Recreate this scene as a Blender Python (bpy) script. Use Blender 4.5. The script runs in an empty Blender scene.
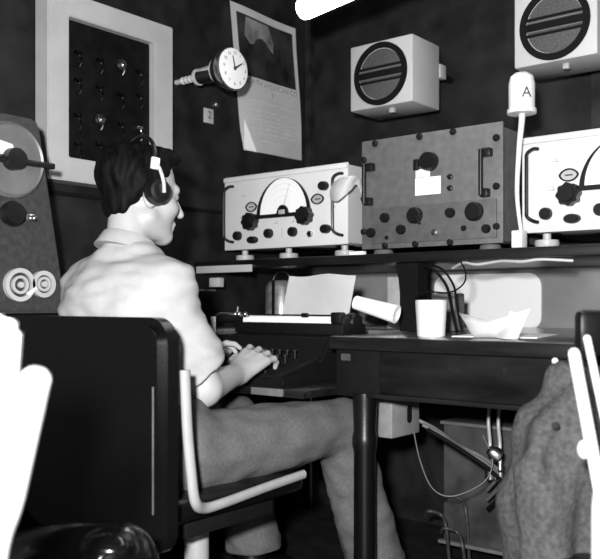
import bpy, bmesh, math, random
import numpy as np
from mathutils import Vector, Matrix, Euler, noise
random.seed(7)
PI = math.pi
SC = bpy.context.scene
COL = SC.collection

# ------------------------------------------------------------------ camera, world, flash, exposure
YAW = math.radians(39)
cam_d = bpy.data.cameras.new('camera'); cam = bpy.data.objects.new('camera', cam_d); COL.objects.link(cam)
cam.location = (0, 0, .88); cam.rotation_euler = (PI/2, 0, YAW)
cam_d.sensor_width = 36; cam_d.lens = 49.8; cam_d.shift_y = 23.5/600; cam_d.clip_start = .05
cam_d.dof.use_dof = True; cam_d.dof.focus_distance = 2.35; cam_d.dof.aperture_fstop = 5.0
SC.camera = cam
world = bpy.data.worlds.new('world'); SC.world = world; world.use_nodes = True
world.node_tree.nodes['Background'].inputs[0].default_value = (1, 1, 1, 1)
world.node_tree.nodes['Background'].inputs[1].default_value = .008
fl = bpy.data.lights.new('camera_flash', 'POINT'); fl.energy = 150; fl.shadow_soft_size = .05
flo = bpy.data.objects.new('camera_flash', fl); COL.objects.link(flo); flo.location = (.0, -.2, 1.05)
SC.view_settings.view_transform = 'Standard'; SC.view_settings.look = 'None'
SC.view_settings.exposure = 1.65; SC.view_settings.gamma = 1; SC.view_settings.use_curve_mapping = False

# ------------------------------------------------------------------ materials
MATS = {}
def mat(name, g, rough=.6, metal=0, var=.12, scale=30, bump=0, emit=0, coat=0, g2=None, detail=4, spec=.5, stretch=None):
    if name in MATS: return MATS[name]
    m = bpy.data.materials.new(name); m.use_nodes = True; nt = m.node_tree; b = nt.nodes['Principled BSDF']
    b.inputs['Roughness'].default_value = rough; b.inputs['Metallic'].default_value = metal
    b.inputs['Specular IOR Level'].default_value = spec
    b.inputs['Coat Weight'].default_value = coat
    tc = nt.nodes.new('ShaderNodeTexCoord'); n = nt.nodes.new('ShaderNodeTexNoise')
    src = tc.outputs['Object']
    if stretch:
        mp = nt.nodes.new('ShaderNodeMapping'); mp.inputs['Scale'].default_value = stretch
        nt.links.new(src, mp.inputs[0]); src = mp.outputs[0]
    nt.links.new(src, n.inputs['Vector']); n.inputs['Scale'].default_value = scale; n.inputs['Detail'].default_value = detail
    r = nt.nodes.new('ShaderNodeValToRGB')
    lo = g*(1-var); hi = min(1, g*(1+var)) if g2 is None else g2
    r.color_ramp.elements[0].position = .35; r.color_ramp.elements[1].position = .68
    r.color_ramp.elements[0].color = (lo, lo, lo, 1); r.color_ramp.elements[1].color = (hi, hi, hi, 1)
    nt.links.new(n.outputs['Fac'], r.inputs[0]); nt.links.new(r.outputs[0], b.inputs['Base Color'])
    if bump:
        bp = nt.nodes.new('ShaderNodeBump'); bp.inputs['Strength'].default_value = bump; bp.inputs['Distance'].default_value = .004
        nt.links.new(n.outputs['Fac'], bp.inputs['Height']); nt.links.new(bp.outputs[0], b.inputs['Normal'])
    if emit:
        b.inputs['Emission Color'].default_value = (1, 1, 1, 1); b.inputs['Emission Strength'].default_value = emit
    MATS[name] = m; return m
M_WALL = mat('dark_wall_paint', .011, .6, var=.6, scale=9, bump=.25, detail=8, spec=.3)
M_WALL2 = mat('dark_panel_paint', .018, .5, var=.5, scale=14, bump=.2, detail=8, spec=.3)
M_FLOOR = mat('dark_floor', .012, .5, var=.4, scale=12)
M_WHITE = mat('white_enamel', .66, .4, var=.04, scale=8)
M_CREAM = mat('pale_enamel', .42, .45, var=.06, scale=10)
M_PALE2 = mat('pale_speaker_enamel', .44, .5, var=.04, scale=10)
M_PAPER = mat('paper', .9, .8, var=.03, scale=12)
M_INK = mat('ink', .05, .8)
M_INK2 = mat('faint_ink', .35, .8)
M_BLACK = mat('black_bakelite', .005, .4, var=.2)
M_BLKMAT = mat('matt_black', .004, .8, var=.2, spec=.15)
M_GREY = mat('grey_panel_enamel', .12, .5, var=.14, scale=40, detail=8)
M_GREY2 = mat('grey_lower_panel', .095, .5, var=.15, scale=40, detail=8)
M_MACH = mat('dark_grey_crackle', .035, .5, var=.25, scale=60, detail=6)
M_GRILLE = mat('grille_cloth', .06, .8, var=.3, scale=160)
M_STEEL = mat('brushed_steel', .55, .3, 1, var=.15, scale=50)
M_TUBE = mat('pale_tube_enamel', .3, .35, var=.05)
M_WOOD = mat('dark_varnished_wood', .006, .4, var=.6, scale=6, coat=.1, stretch=(1, 8, 8), detail=6)
M_WOODF = mat('worn_dark_wood', .006, .35, var=.7, scale=5, coat=.12, stretch=(1, 3, 4), detail=6)
M_VINYL = mat('black_vinyl', .003, .3, var=.2, scale=200, bump=.05)
M_SKIN = mat('skin', .36, .55, var=.05, scale=25)
M_HAIR = mat('dark_hair', .003, .65, var=.6, scale=90, bump=.35, stretch=(1, 1, .25), spec=.08)
M_SHIRT = mat('white_cotton', .36, .9, var=.03, scale=60, spec=.1)
M_TROUS = mat('grey_twill', .10, .9, var=.12, scale=120, bump=.1, spec=.1)
M_JACK = mat('dark_grey_wool', .052, .95, var=.3, scale=110, bump=.5, detail=8, spec=.1)
M_LINER = mat('light_wall_paint', .22, .4, var=.15, scale=7, detail=6)
M_BOARD = mat('white_board', .85, .4, var=.03, scale=5)
M_GLASSD = mat('dark_slate', .004, .5, var=.5, scale=20, spec=.15)
M_TYPE = mat('typewriter_enamel', .005, .55, var=.2, scale=60, spec=.2)
M_KEY = mat('key_tops', .008, .5, spec=.2)
M_LAMP = mat('lit_lamp_tube', .85, .4, emit=3.5)

# ------------------------------------------------------------------ mesh helpers
def merge(bm, tmp, mtx=None):
    if mtx is not None: bmesh.ops.transform(tmp, matrix=mtx, verts=tmp.verts)
    me = bpy.data.meshes.new('t'); tmp.to_mesh(me); tmp.free(); bm.from_mesh(me); bpy.data.meshes.remove(me)
def box(bm, c, s, bev=0, rot=None, seg=2):
    t = bmesh.new(); bmesh.ops.create_cube(t, size=1)
    bmesh.ops.scale(t, vec=s, verts=t.verts)
    if bev: bmesh.ops.bevel(t, geom=t.edges[:], offset=bev, segments=seg, affect='EDGES', profile=.5)
    m = Matrix.Translation(c)
    if rot: m = m @ Euler(rot).to_matrix().to_4x4()
    merge(bm, t, m); return bm
def frame_of(axis):
    a = Vector(axis).normalized(); u = Vector((0, 0, 1)) if abs(a.z) < .9 else Vector((1, 0, 0))
    x = u.cross(a).normalized(); y = a.cross(x); return x, y, a
def lathe(bm, prof, o, axis=(0, 0, 1), seg=32):
    """prof: list of (radius, height along axis)"""
    x, y, a = frame_of(axis); o = Vector(o); rings = []
    for r, h in prof:
        if r < 1e-6: rings.append([bm.verts.new(o+a*h)])
        else: rings.append([bm.verts.new(o+a*h+(x*math.cos(2*PI*i/seg)+y*math.sin(2*PI*i/seg))*r) for i in range(seg)])
    for A, B in zip(rings, rings[1:]):
        if len(A) == 1 and len(B) == 1: continue
        for i in range(seg):
            j = (i+1) % seg
            if len(A) == 1: bm.faces.new((A[0], B[j], B[i]))
            elif len(B) == 1: bm.faces.new((A[i], A[j], B[0]))
            else: bm.faces.new((A[i], A[j], B[j], B[i]))
    if len(rings[0]) > 1: bm.faces.new(rings[0][::-1])
    if len(rings[-1]) > 1: bm.faces.new(rings[-1])
    bmesh.ops.recalc_face_normals(bm, faces=bm.faces)
    return bm
def cyl(bm, p0, p1, r0, r1=None, seg=20, bev=0):
    p0 = Vector(p0); p1 = Vector(p1); L = (p1-p0).length; r1 = r0 if r1 is None else r1
    if bev: pr = [(r0-bev, 0), (r0, bev), (r1, L-bev), (r1-bev, L)]
    else: pr = [(r0, 0), (r1, L)]
    return lathe(bm, pr, p0, p1-p0, seg)
def smooth_path(pts, n=6):
    P = [Vector(p) for p in pts]; out = []
    for i in range(len(P)-1):
        a = P[max(i-1, 0)]; b = P[i]; c = P[i+1]; d = P[min(i+2, len(P)-1)]
        for k in range(n):
            t = k/n
            out.append(.5*((2*b)+(c-a)*t+(2*a-5*b+4*c-d)*t*t+(3*b-a-3*c+d)*t**3))
    out.append(P[-1]); return out
def tube(bm, pts, r, seg=10, n=6, flat=1):
    P = smooth_path(pts, n) if n > 1 else [Vector(p) for p in pts]
    rad = (lambda i: r) if not isinstance(r, (list, tuple)) else (lambda i: r[0]+(r[1]-r[0])*i/(len(P)-1))
    rings = []; x = None
    for i, p in enumerate(P):
        a = (P[min(i+1, len(P)-1)]-P[max(i-1, 0)]).normalized()
        if x is None: x, y, _ = frame_of(a)
        else: x = (x-a*x.dot(a)).normalized(); y = a.cross(x)
        rings.append([bm.verts.new(p+(x*math.cos(2*PI*k/seg)+y*flat*math.sin(2*PI*k/seg))*rad(i)) for k in range(seg)])
    for A, B in zip(rings, rings[1:]):
        for i in range(seg):
            j = (i+1) % seg; bm.faces.new((A[i], A[j], B[j], B[i]))
    bm.faces.new(rings[0][::-1]); bm.faces.new(rings[-1]); return bm
def ball(bm, c, r, seg=20):
    t = bmesh.new(); bmesh.ops.create_uvsphere(t, u_segments=seg, v_segments=seg//2, radius=1)
    r = (r, r, r) if not isinstance(r, (tuple, list)) else r
    merge(bm, t, Matrix.Translation(c) @ Matrix.Diagonal((*r, 1))); return bm
def prism(bm, pts, o, ex, ey, depth):
    """polygon pts (2D) on axes ex, ey at o, extruded by depth along ex x ey"""
    o = Vector(o); ex = Vector(ex); ey = Vector(ey); n = ex.cross(ey).normalized()
    A = [bm.verts.new(o+ex*p[0]+ey*p[1]) for p in pts]; B = [bm.verts.new(v.co+n*depth) for v in A]
    bm.faces.new(A[::-1]); bm.faces.new(B)
    for i in range(len(A)):
        j = (i+1) % len(A); bm.faces.new((A[i], A[j], B[j], B[i]))
    bmesh.ops.recalc_face_normals(bm, faces=bm.faces); return bm
def ringplate(bm, outer, inner, o, ex, ey, depth):
    """plate between two closed 2D loops of equal length"""
    o = Vector(o); ex = Vector(ex); ey = Vector(ey); n = ex.cross(ey).normalized(); N = len(outer); V = []
    for loop in (outer, inner):
        for dz in (0, depth): V.append([bm.verts.new(o+ex*p[0]+ey*p[1]+n*dz) for p in loop])
    ob, ot, ib, it = V
    for i in range(N):
        j = (i+1) % N
        bm.faces.new((ot[i], ot[j], it[j], it[i])); bm.faces.new((ob[j], ob[i], ib[i], ib[j]))
        bm.faces.new((ob[i], ob[j], ot[j], ot[i])); bm.faces.new((ib[j], ib[i], it[i], it[j]))
    bmesh.ops.recalc_face_normals(bm, faces=bm.faces); return bm
def circ(r, n=40, c=(0, 0), ry=None):
    ry = ry or r; return [(c[0]+r*math.cos(2*PI*i/n), c[1]+ry*math.sin(2*PI*i/n)) for i in range(n)]
def text(bm, s, size, o, ex, ey, depth=.0006):
    cu = bpy.data.curves.new('t', 'FONT'); cu.body = s; cu.size = size; cu.align_x = 'CENTER'; cu.align_y = 'CENTER'; cu.extrude = depth/2
    ob = bpy.data.objects.new('t', cu); COL.objects.link(ob)
    dg = bpy.context.evaluated_depsgraph_get(); me = bpy.data.meshes.new_from_object(ob.evaluated_get(dg))
    t = bmesh.new(); t.from_mesh(me); bpy.data.meshes.remove(me); bpy.data.objects.remove(ob); bpy.data.curves.remove(cu)
    ex = Vector(ex); ey = Vector(ey); n = ex.cross(ey)
    m = Matrix((ex, ey, n)).transposed().to_4x4(); m.translation = Vector(o)
    merge(bm, t, m); return bm
def B(): return bmesh.new()
def obj(name, bm, m, parent=None, ang=35, label=None):
    me = bpy.data.meshes.new(name); bm.to_mesh(me); bm.free()
    me.shade_smooth(); me.set_sharp_from_angle(angle=math.radians(ang)); me.materials.append(m)
    o = bpy.data.objects.new(name, me); COL.objects.link(o)
    if parent: o.parent = parent
    if label: o['label'] = label
    return o
def tag(o, label, cat, group=None):
    o['label'] = label; o['category'] = cat
    if group: o['group'] = group
    return o
def thing(name, label, cat, loc=(0, 0, 0), rz=0, group=None):
    o = bpy.data.objects.new(name, None); COL.objects.link(o); o.empty_display_size = .1
    o.location = loc; o.rotation_euler = (0, 0, rz); return tag(o, label, cat, group)
def struct(name, bm, m, ang=35):
    o = obj(name, bm, m, None, ang); o['kind'] = 'structure'; return o
def dup(root, loc, label, rz=None):
    r = root.copy(); COL.objects.link(r); r.location = loc; r['label'] = label
    if rz is not None: r.rotation_euler = (0, 0, rz)
    for ch in list(root.children):
        c = ch.copy(); COL.objects.link(c); c.parent = r
        for g in list(ch.children):
            d = g.copy(); COL.objects.link(d); d.parent = c
    return r

# ------------------------------------------------------------------ blended solids (for cloth and the figure)
class Field:
    def __init__(s, lo, hi, h):
        s.lo = np.array(lo, float); s.h = h; s.n = np.ceil((np.array(hi)-s.lo)/h).astype(int)+1
        s.A = np.ones(s.n, np.float32)
    def _blk(s, lo, hi):
        a = np.clip(np.floor((np.array(lo)-s.lo)/s.h).astype(int), 0, s.n-1); b = np.clip(np.ceil((np.array(hi)-s.lo)/s.h).astype(int)+1, 1, s.n)
        ax = [s.lo[i]+s.h*np.arange(a[i], b[i], dtype=np.float32) for i in range(3)]
        return tuple(slice(a[i], b[i]) for i in range(3)), np.meshgrid(*ax, indexing='ij', sparse=True)
    def add(s, fn, lo, hi, k=.02):
        pad = k+3*s.h; sl, g = s._blk(np.array(lo)-pad, np.array(hi)+pad)
        d = fn(*g).astype(np.float32); a = s.A[sl]; h = np.clip(.5+.5*(a-d)/k, 0, 1); s.A[sl] = a*(1-h)+d*h-k*h*(1-h); return s
    def cap(s, a, b, ra, rb, k=.02, sc=(1, 1, 1)):
        """tapered capsule; sc stretches its section along the axes"""
        a = np.array(a, float); b = np.array(b, float); sc = np.array(sc, float); ab = (b-a)/sc; L = max((ab**2).sum(), 1e-9); ms = sc.min()
        def fn(X, Y, Z):
            x = (X-a[0])/sc[0]; y = (Y-a[1])/sc[1]; z = (Z-a[2])/sc[2]
            t = np.clip((x*ab[0]+y*ab[1]+z*ab[2])/L, 0, 1)
            return (np.sqrt((x-t*ab[0])**2+(y-t*ab[1])**2+(z-t*ab[2])**2)-(ra+t*(rb-ra)))*ms
        r = max(ra, rb)*sc; return s.add(fn, np.minimum(a, b)-r, np.maximum(a, b)+r, k)
    def ell(s, c, r, k=.02, rot=None, neg=False):
        c = np.array(c, float); r = np.array(r, float); R = np.array(rot if rot is not None else np.eye(3))
        def fn(X, Y, Z):
            x = X-c[0]; y = Y-c[1]; z = Z-c[2]
            q = [(R[0, i]*x+R[1, i]*y+R[2, i]*z)/r[i] for i in range(3)]
            k0 = np.sqrt(q[0]**2+q[1]**2+q[2]**2)+1e-6; k1 = np.sqrt((q[0]/r[0])**2+(q[1]/r[1])**2+(q[2]/r[2])**2)+1e-6
            return k0*(k0-1)/k1
        m = r.max()
        if neg: return s.sub(fn, c-m, c+m, k)
        return s.add(fn, c-m, c+m, k)
    def sub(s, fn, lo, hi, k=.005):
        sl, g = s._blk(lo, hi); d = -fn(*g).astype(np.float32); a = s.A[sl]
        h = np.clip(.5-.5*(a-d)/k, 0, 1); s.A[sl] = a*(1-h)+d*h+k*h*(1-h); return s
    def cut(s, p, n, lo, hi, k=.004):
        """remove what lies on the side of the plane that n points to, inside the box lo..hi"""
        p = np.array(p); n = np.array(n)/np.linalg.norm(n)
        return s.sub(lambda X, Y, Z: -((X-p[0])*n[0]+(Y-p[1])*n[1]+(Z-p[2])*n[2]), lo, hi, k)
    def mesh(s, disp=None, off=(0, 0, 0)):
        A = s.A; A[0] = A[-1] = 1; A[:, 0] = A[:, -1] = 1; A[:, :, 0] = A[:, :, -1] = 1
        I = A < 0; n = s.n-1
        cs = [(i, j, k) for i in (0, 1) for j in (0, 1) for k in (0, 1)]
        v = lambda arr, c: arr[c[0]:c[0]+n[0], c[1]:c[1]+n[1], c[2]:c[2]+n[2]]
        an = np.zeros(n, bool); al = np.ones(n, bool)
        for c in cs: an |= v(I, c); al &= v(I, c)
        idx = np.argwhere(an & ~al); ids = np.full(n, -1, np.int32); ids[tuple(idx.T)] = np.arange(len(idx))
        val = {c: A[tuple((idx+np.array(c)).T)] for c in cs}
        pos = np.zeros((len(idx), 3)); cnt = np.zeros(len(idx))
        for c in cs:
            for ax in range(3):
                if c[ax]: continue
                e = list(c); e[ax] = 1; a = val[c]; b = val[tuple(e)]; x = (a < 0) != (b < 0)
                t = np.where(x, a/np.where(x, a-b, 1), 0); p = np.tile(np.array(c, float), (len(idx), 1)); p[:, ax] += t
                pos[x] += p[x]; cnt[x] += 1
        V = s.lo+s.h*(idx+pos/cnt[:, None]); F = []
        for ax in range(3):
            o1, o2 = [(1, 2), (2, 0), (0, 1)][ax]
            a = I.take(range(0, s.n[ax]-1), ax); b = I.take(range(1, s.n[ax]), ax)
            for flip, msk in ((0, a & ~b), (1, ~a & b)):
                e = np.argwhere(msk)
                q = []
                for d1, d2 in ((-1, -1), (0, -1), (0, 0), (-1, 0)):
                    w = e.copy(); w[:, o1] += d1; w[:, o2] += d2; q.append(ids[tuple(w.T)])
                q = np.stack(q, 1); F.append(q[:, ::-1] if flip else q)
        F = np.concatenate(F)
        me = bpy.data.meshes.new('solid'); me.from_pydata((V-np.array(off)).tolist(), [], F.tolist()); me.validate(); me.update()
        if disp:
            nn = np.empty(len(V)*3, np.float32); me.vertices.foreach_get('normal', nn); nn = nn.reshape(-1, 3)
            V2 = V-np.array(off)+nn*disp(V)[:, None]; me.vertices.foreach_set('co', V2.astype(np.float32).ravel()); me.update()
        return me
def solid(name, f, m, parent=None, disp=None, off=(0, 0, 0), label=None):
    me = f.mesh(disp, off); me.name = name; me.shade_smooth(); me.materials.append(m)
    o = bpy.data.objects.new(name, me); COL.objects.link(o)
    if parent: o.parent = parent
    if label: o['label'] = label
    return o
def folds(amp, sx, sy, sz, seed=0):
    def fn(V):
        return np.array([noise.noise(Vector((p[0]*sx+seed, p[1]*sy, p[2]*sz)))*amp for p in V], np.float32)
    return fn

# ================================================================== the room
struct('floor', box(B(), (-.6, .9, -.03), (3.5, 4.2, .06)), M_FLOOR)
struct('ceiling', box(B(), (-.6, 1.6, 2.43), (3.5, 2.8, .06)), M_WALL)
struct('wall_back', box(B(), (-.6, 2.95, 1.2), (3.5, .1, 2.4)), M_WALL)
struct('wall_left', box(B(), (-2.35, 1.2, 1.2), (.1, 3.6, 2.4)), M_WALL)
# light-painted lining of the back wall between desk and shelf, with a white rounded board
struct('trim_1', box(B(), (-1.1, 2.893, .885), (2.4, .014, .27)), M_LINER)
def rrect(w, h, r, n=6, c=(0, 0)):
    o = []
    for cx, cy, a0 in ((w/2-r, h/2-r, 0), (-w/2+r, h/2-r, PI/2), (-w/2+r, -h/2+r, PI), (w/2-r, -h/2+r, 1.5*PI)):
        for i in range(n+1):
            a = a0+i/n*PI/2; o.append((c[0]+cx+r*math.cos(a), c[1]+cy+r*math.sin(a)))
    return o
struct('trim_2', prism(B(), rrect(.44, .21, .05), (-1.43, 2.885, .885), (1, 0, 0), (0, 0, 1), .006), M_BOARD)
struct('trim_3', box(B(), (-2.293, 2.05, 1.235), (.014, 1.7, .012)), M_BLKMAT)      # bead along the left wall
bm = B(); box(bm, (-.98, 2.885, 1.9), (.09, .03, .95)); struct('trim_4', bm, M_WALL2)   # wall rib between the loudspeakers
struct('trim_5', box(B(), (-2.28, 2.885, 1.6), (.03, .03, 1.6)), M_WALL2)

# equipment shelf
sh = thing('equipment_shelf', 'long dark shelf carrying the receivers along the back wall', 'shelf', (-1.2, 2.2, 1.007))
obj('shelf_board', box(B(), (.0, .345, .0145), (2.2, .69, .029), .003), M_WOOD, sh)
obj('edge_strip', box(B(), (-.94, -.004, -.002), (.28, .008, .026), .001), M_CREAM, sh, label='light worn metal edge strip at the left end of the shelf')
bk = B(); box(bk, (-1.0, .02, -.05), (.05, .03, .035), .003); obj('bracket', bk, M_CREAM, sh)
po = B(); prism(po, [(-.033, -.216), (.033, -.216), (.033, 0), (-.05, 0), (-.038, -.05), (-.033, -.1)], (-.187, .06, 0), (1, 0, 0), (0, 0, 1), -.06)
obj('support_post', po, M_BLKMAT, sh)
# ------------------------------------------------------------------ receivers
def knob(r, d, flutes=0):
    bm = B()
    if flutes:
        pts = []
        for i in range(flutes*4):
            a = 2*PI*i/(flutes*4); rr = r*(1+.06*(1 if i % 4 in (0, 1) else -1)); pts.append((rr*math.cos(a), rr*math.sin(a)))
        prism(bm, pts, (0, 0, 0), (1, 0, 0), (0, 0, 1), d)
        lathe(bm, [(r*.7, 0), (r*.65, .006), (0, .006)], (0, -d, 0), (0, -1, 0), 24)
    else: lathe(bm, [(r, 0), (r*.95, d*.8), (r*.8, d), (0, d)], (0, 0, 0), (0, -1, 0), 24)
    return bm
def make_receiver(loc, label):
    t = thing('radio_receiver', label, 'receiver', loc, 0, 'white shortwave receivers on the shelf')
    c = B(); box(c, (0, .235, .14), (.57, .45, .272), .008); obj('case', c, M_CREAM, t)
    p = B(); box(p, (0, .004, .14), (.582, .012, .28), .004); box(p, (0, -.003, .268), (.582, .012, .018), .004); obj('front_panel', p, M_WHITE, t)
    cx, cz = .007, .118; R, RZ = .118, .134
    def arch(r, rz, y0): return [(cx+r*math.cos(PI*i/30), y0+rz*math.sin(PI*i/30)) for i in range(31)]
    d = B(); ringplate(d, arch(R+.009, RZ+.009, cz-.008), arch(R-.006, RZ-.006, cz+.006), (0, -.002, 0), (1, 0, 0), (0, 0, 1), .007); dw = obj('dial_rim', d, M_BLACK, t)
    d = B(); prism(d, arch(R-.002, RZ-.002, cz+.004), (0, -.002, 0), (1, 0, 0), (0, 0, 1), .002); dl = obj('dial_face', d, M_PAPER, t)
    d = B()
    for rr in (.062, .082, .1):
        o_ = [(cx+rr*math.cos(PI*(.06+.88*i/30)), cz+rr*1.12*math.sin(PI*(.06+.88*i/30))) for i in range(31)]
        for a, b in zip(o_, o_[1:]): prism(d, [a, b, (b[0], b[1]+.0012), (a[0], a[1]+.0012)], (0, -.004, 0), (1, 0, 0), (0, 0, 1), .0005)
    obj('dial_scale', d, mat('scale_print', .62, .8), dl)
    d = B(); prism(d, [(cx, cz+.03), (cx+.003, cz+.03), (cx+.031, cz+.112), (cx+.0295, cz+.112)], (0, -.0046, 0), (1, 0, 0), (0, 0, 1), .0006); obj('pointer', d, M_INK2, dl)
    d = B(); prism(d, [(cx+.027*math.cos(PI*i/16), cz+.036*math.sin(PI*i/16)) for i in range(17)], (0, -.004, 0), (1, 0, 0), (0, 0, 1), .008); h = obj('dial_hub', d, M_BLACK, t)
    d = B(); box(d, (cx, -.014, cz+.01), (.028, .004, .016), .001); obj('hub_plate', d, M_CREAM, h)
    for x, z in ((-.145, .102), (.114, .107)):
        k = obj('tuning_knob', knob(.031, .03, 8), M_BLACK, t); k.location = (x, -.002, z)
    for x, z, sx in ((-.216, .053, 1), (-.139, .034, 1.3), (-.06, .054, 1), (.054, .054, 1), (.202, .056, 1.1), (.193, .206, 1.1)):
        k = obj('control_knob', knob(.018, .02), M_BLACK, t); k.location = (x, -.002, z); k.scale = (sx, 1, 1/sx)
    k = obj('indicator_lamp', knob(.012, .01), M_STEEL, t); k.location = (.131, -.002, .042)
    d = B(); lathe(d, [(.008, 0), (.008, .004), (0, .004)], (.133, -.012, .044), (0, -1, 0), 16); kk = obj('lamp_cap', d, M_BLACK, t)
    for x, z in ((-.15, .158), (.163, .163)):
        d = B(); o_ = []; i_ = []
        for i in range(32):
            a = 2*PI*i/32; s_ = abs(math.sin(a))**1.3*math.copysign(1, math.sin(a))
            o_.append((x+.029*math.cos(a), z+.019*s_)); i_.append((x+.0235*math.cos(a), z+.0145*s_))
        ringplate(d, o_, i_, (0, -.002, 0), (1, 0, 0), (0, 0, 1), .004); e = obj('tuning_eye', d, M_BLACK, t)
        d = B(); prism(d, i_, (0, -.002, 0), (1, 0, 0), (0, 0, 1), .001); obj('eye_glass', d, M_CREAM, e)
        d = B(); box(d, (x, -.004, z), (.022, .002, .004)); obj('eye_slit', d, M_INK, e)
    for x, s_ in ((-.262, 1), (.252, 1)):
        d = B(); tube(d, [(x+.022, -.004, .242), (x+.012, -.02, .24), (x, -.032, .226), (x, -.036, .2), (x, -.036, .07), (x, -.032, .046), (x+.012, -.02, .034), (x+.022, -.004, .03)], .0052, 8)
        obj('handle', d, M_BLACK, t)
    d = B()
    for x, z in ((-.19, .2), (-.2, .12), (.05, .09), (.23, .13), (-.03, .09)):
        box(d, (x, -.0025, z), (.022, .001, .0018)); box(d, (x+.004, -.0025, z+.004), (.002, .001, .012))
    box(d, (0, -.0025, .055), (.0018, .001, .032)); obj('panel_engraving', d, M_INK2, t)
    for x in (-.24, -.02, .235):
        d = B(); lathe(d, [(.03, -.043), (.036, -.03), (.034, -.018), (.012, -.016), (.012, .003)], (x, .06, 0), (0, 0, 1), 24); obj('foot', d, M_CREAM, t)
    return t
r1 = make_receiver((-1.944, 2.3, 1.081), 'white receiver left of the grey rack unit, half-round dial fully in view')
r3 = dup(r1, (-.734, 2.3, 1.083), 'white receiver at the right end of the shelf, cut by the frame')

# grey rack unit
t = thing('rack_unit', 'grey bolted transmitter panel with black knobs between the two white receivers', 'radio unit', (-1.34, 2.3, 1.059))
obj('case', box(B(), (0, .2, .18), (.49, .38, .345), .004), M_GREY2, t)
obj('upper_panel', box(B(), (0, .004, .1815), (.51, .01, .363), .003), M_GREY, t)
obj('lower_panel', box(B(), (.012, -.004, .075), (.45, .008, .118), .002), M_GREY2, t)
for x, z in ((-.2, .35), (-.03, .352), (.09, .352), (.235, .315), (.235, .17), (.235, .05), (-.245, .3), (-.245, .17), (-.245, .06), (-.16, .01), (-.045, .01), (.08, .01)):
    b = obj('bolt', lathe(B(), [(.011, 0), (.011, .006), (.007, .011), (0, .012)], (0, 0, 0), (0, -1, 0), 12), M_BLACK, t); b.location = (x, -.001, z)
for x, z, r, d in ((.01, .267, .03, .03), (-.155, .1, .0165, .02), (-.041, .1, .027, .024), (.085, .1, .016, .02), (.167, .098, .03, .022), (-.21, .054, .0165, .02), (-.093, .058, .0165, .02), (.206, .044, .014, .018), (.13, .05, .009, .012), (-.15, .035, .007, .01)):
    k = obj('control_knob', knob(r, d), M_BLACK, t); k.location = (x, -.004, z)
kp = obj('knob_stop', box(B(), (-.04, -.006, .262), (.018, .014, .036), .003), M_BLACK, t)
obj('knob_pointer', box(B(), (-.022, -.03, .085), (.008, .006, .035), .001, (0, -.6, 0)), M_BLACK, t)
obj('label_card', box(B(), (0, -.002, .192), (.092, .003, .056), .0005), M_PAPER, t, label='blank white card on the grey panel')
obj('card_tab', box(B(), (-.018, -.0025, .234), (.052, .003, .026), .0005), M_PAPER, t)
obj('indicator_lamp', lathe(B(), [(.011, 0), (.01, .008), (0, .012)], (.03, -.008, .043), (0, -1, 0), 16), M_STEEL, t)
for x, z in ((.08, .178), (.08, .213)):
    s = obj('toggle_switch', lathe(B(), [(.009, 0), (.009, .005), (.004, .007), (.003, .02), (0, .02)], (x, -.001, z), (0, -1, 0), 12), M_BLACK, t)
for x, z0, z1 in ((.203, .152, .273), (-.22, .158, .272)):
    h = obj('handle', cyl(B(), (x-.006, -.03, z0-.008), (x-.006, -.03, z1+.008), .007), M_BLACK, t)
    obj('handle_end', box(B(), (x, -.012, z0), (.026, .026, .026), .004), M_BLACK, h); obj('handle_end', box(B(), (x+.004, -.012, z1), (.034, .026, .026), .004), M_BLACK, h)
for x in (-.2, .19):
    obj('foot', lathe(B(), [(.03, -.021), (.034, -.012), (.03, -.002), (0, 0)], (x, .05, .001), (0, 0, 1), 20), M_GREY, t)
tag(obj('shelf_card', box(B(), (-1.56, 2.225, 1.0425), (.055, .02, .011), .001), M_PAPER), 'small white block on the shelf edge under the grey unit', 'card')
# folded paper over the receiver's right-hand handle
A_ = [(-1.676, 2.25, 1.287), (-1.638, 2.235, 1.297), (-1.61, 2.23, 1.297), (-1.589, 2.235, 1.3), (-1.587, 2.26, 1.298), (-1.592, 2.285, 1.292), (-1.59, 2.3, 1.25)]
B_ = [(-1.689, 2.25, 1.232), (-1.66, 2.225, 1.221), (-1.632, 2.215, 1.219), (-1.607, 2.22, 1.236), (-1.597, 2.24, 1.254), (-1.596, 2.27, 1.275), (-1.591, 2.298, 1.246)]
A_ = smooth_path(A_, 4); B_ = smooth_path(B_, 4); bm = B(); g = []
for a, b in zip(A_, B_):
    g.append([bm.verts.new(a.lerp(b, k/6)+Vector((0, -.012*math.sin(PI*k/6), 0))) for k in range(7)])
for p, q in zip(g, g[1:]):
    for k in range(6): bm.faces.new((p[k], p[k+1], q[k+1], q[k]))
bmesh.ops.solidify(bm, geom=bm.faces[:], thickness=.002)
tag(obj('paper_slip', bm, M_PAPER, ang=60), 'curled white paper slip hanging over the handle of the left receiver', 'paper')

# white lamp on a stem in front of the right receiver
t = thing('stem_lamp', 'small white capped lamp on a thin white stem beside the right receiver', 'lamp', (-.992, 2.215, 1.036))
obj('base_clip', box(B(), (-.008, .01, .025), (.032, .04, .05), .004), M_WHITE, t)
obj('stem', tube(B(), [(0, .01, .03), (-.012, .004, .15), (-.004, 0, .28), (.004, 0, .36), (.004, 0, .40)], [.005, .010], 10), M_WHITE, t)
s = obj('shade', lathe(B(), [(.030, .377), (.0405, .378), (.0405, .390), (.036, .393), (.0365, .46), (.032, .482), (.02, .492), (0, .494)], (.004, 0, 0), (0, 0, 1), 32), M_WHITE, t)
obj('shade_mark', text(B(), 'A', .042, (.004+.0262, -.0262, .43), (.707, .707, 0), (0, 0, 1), .001), M_INK, s)

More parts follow.
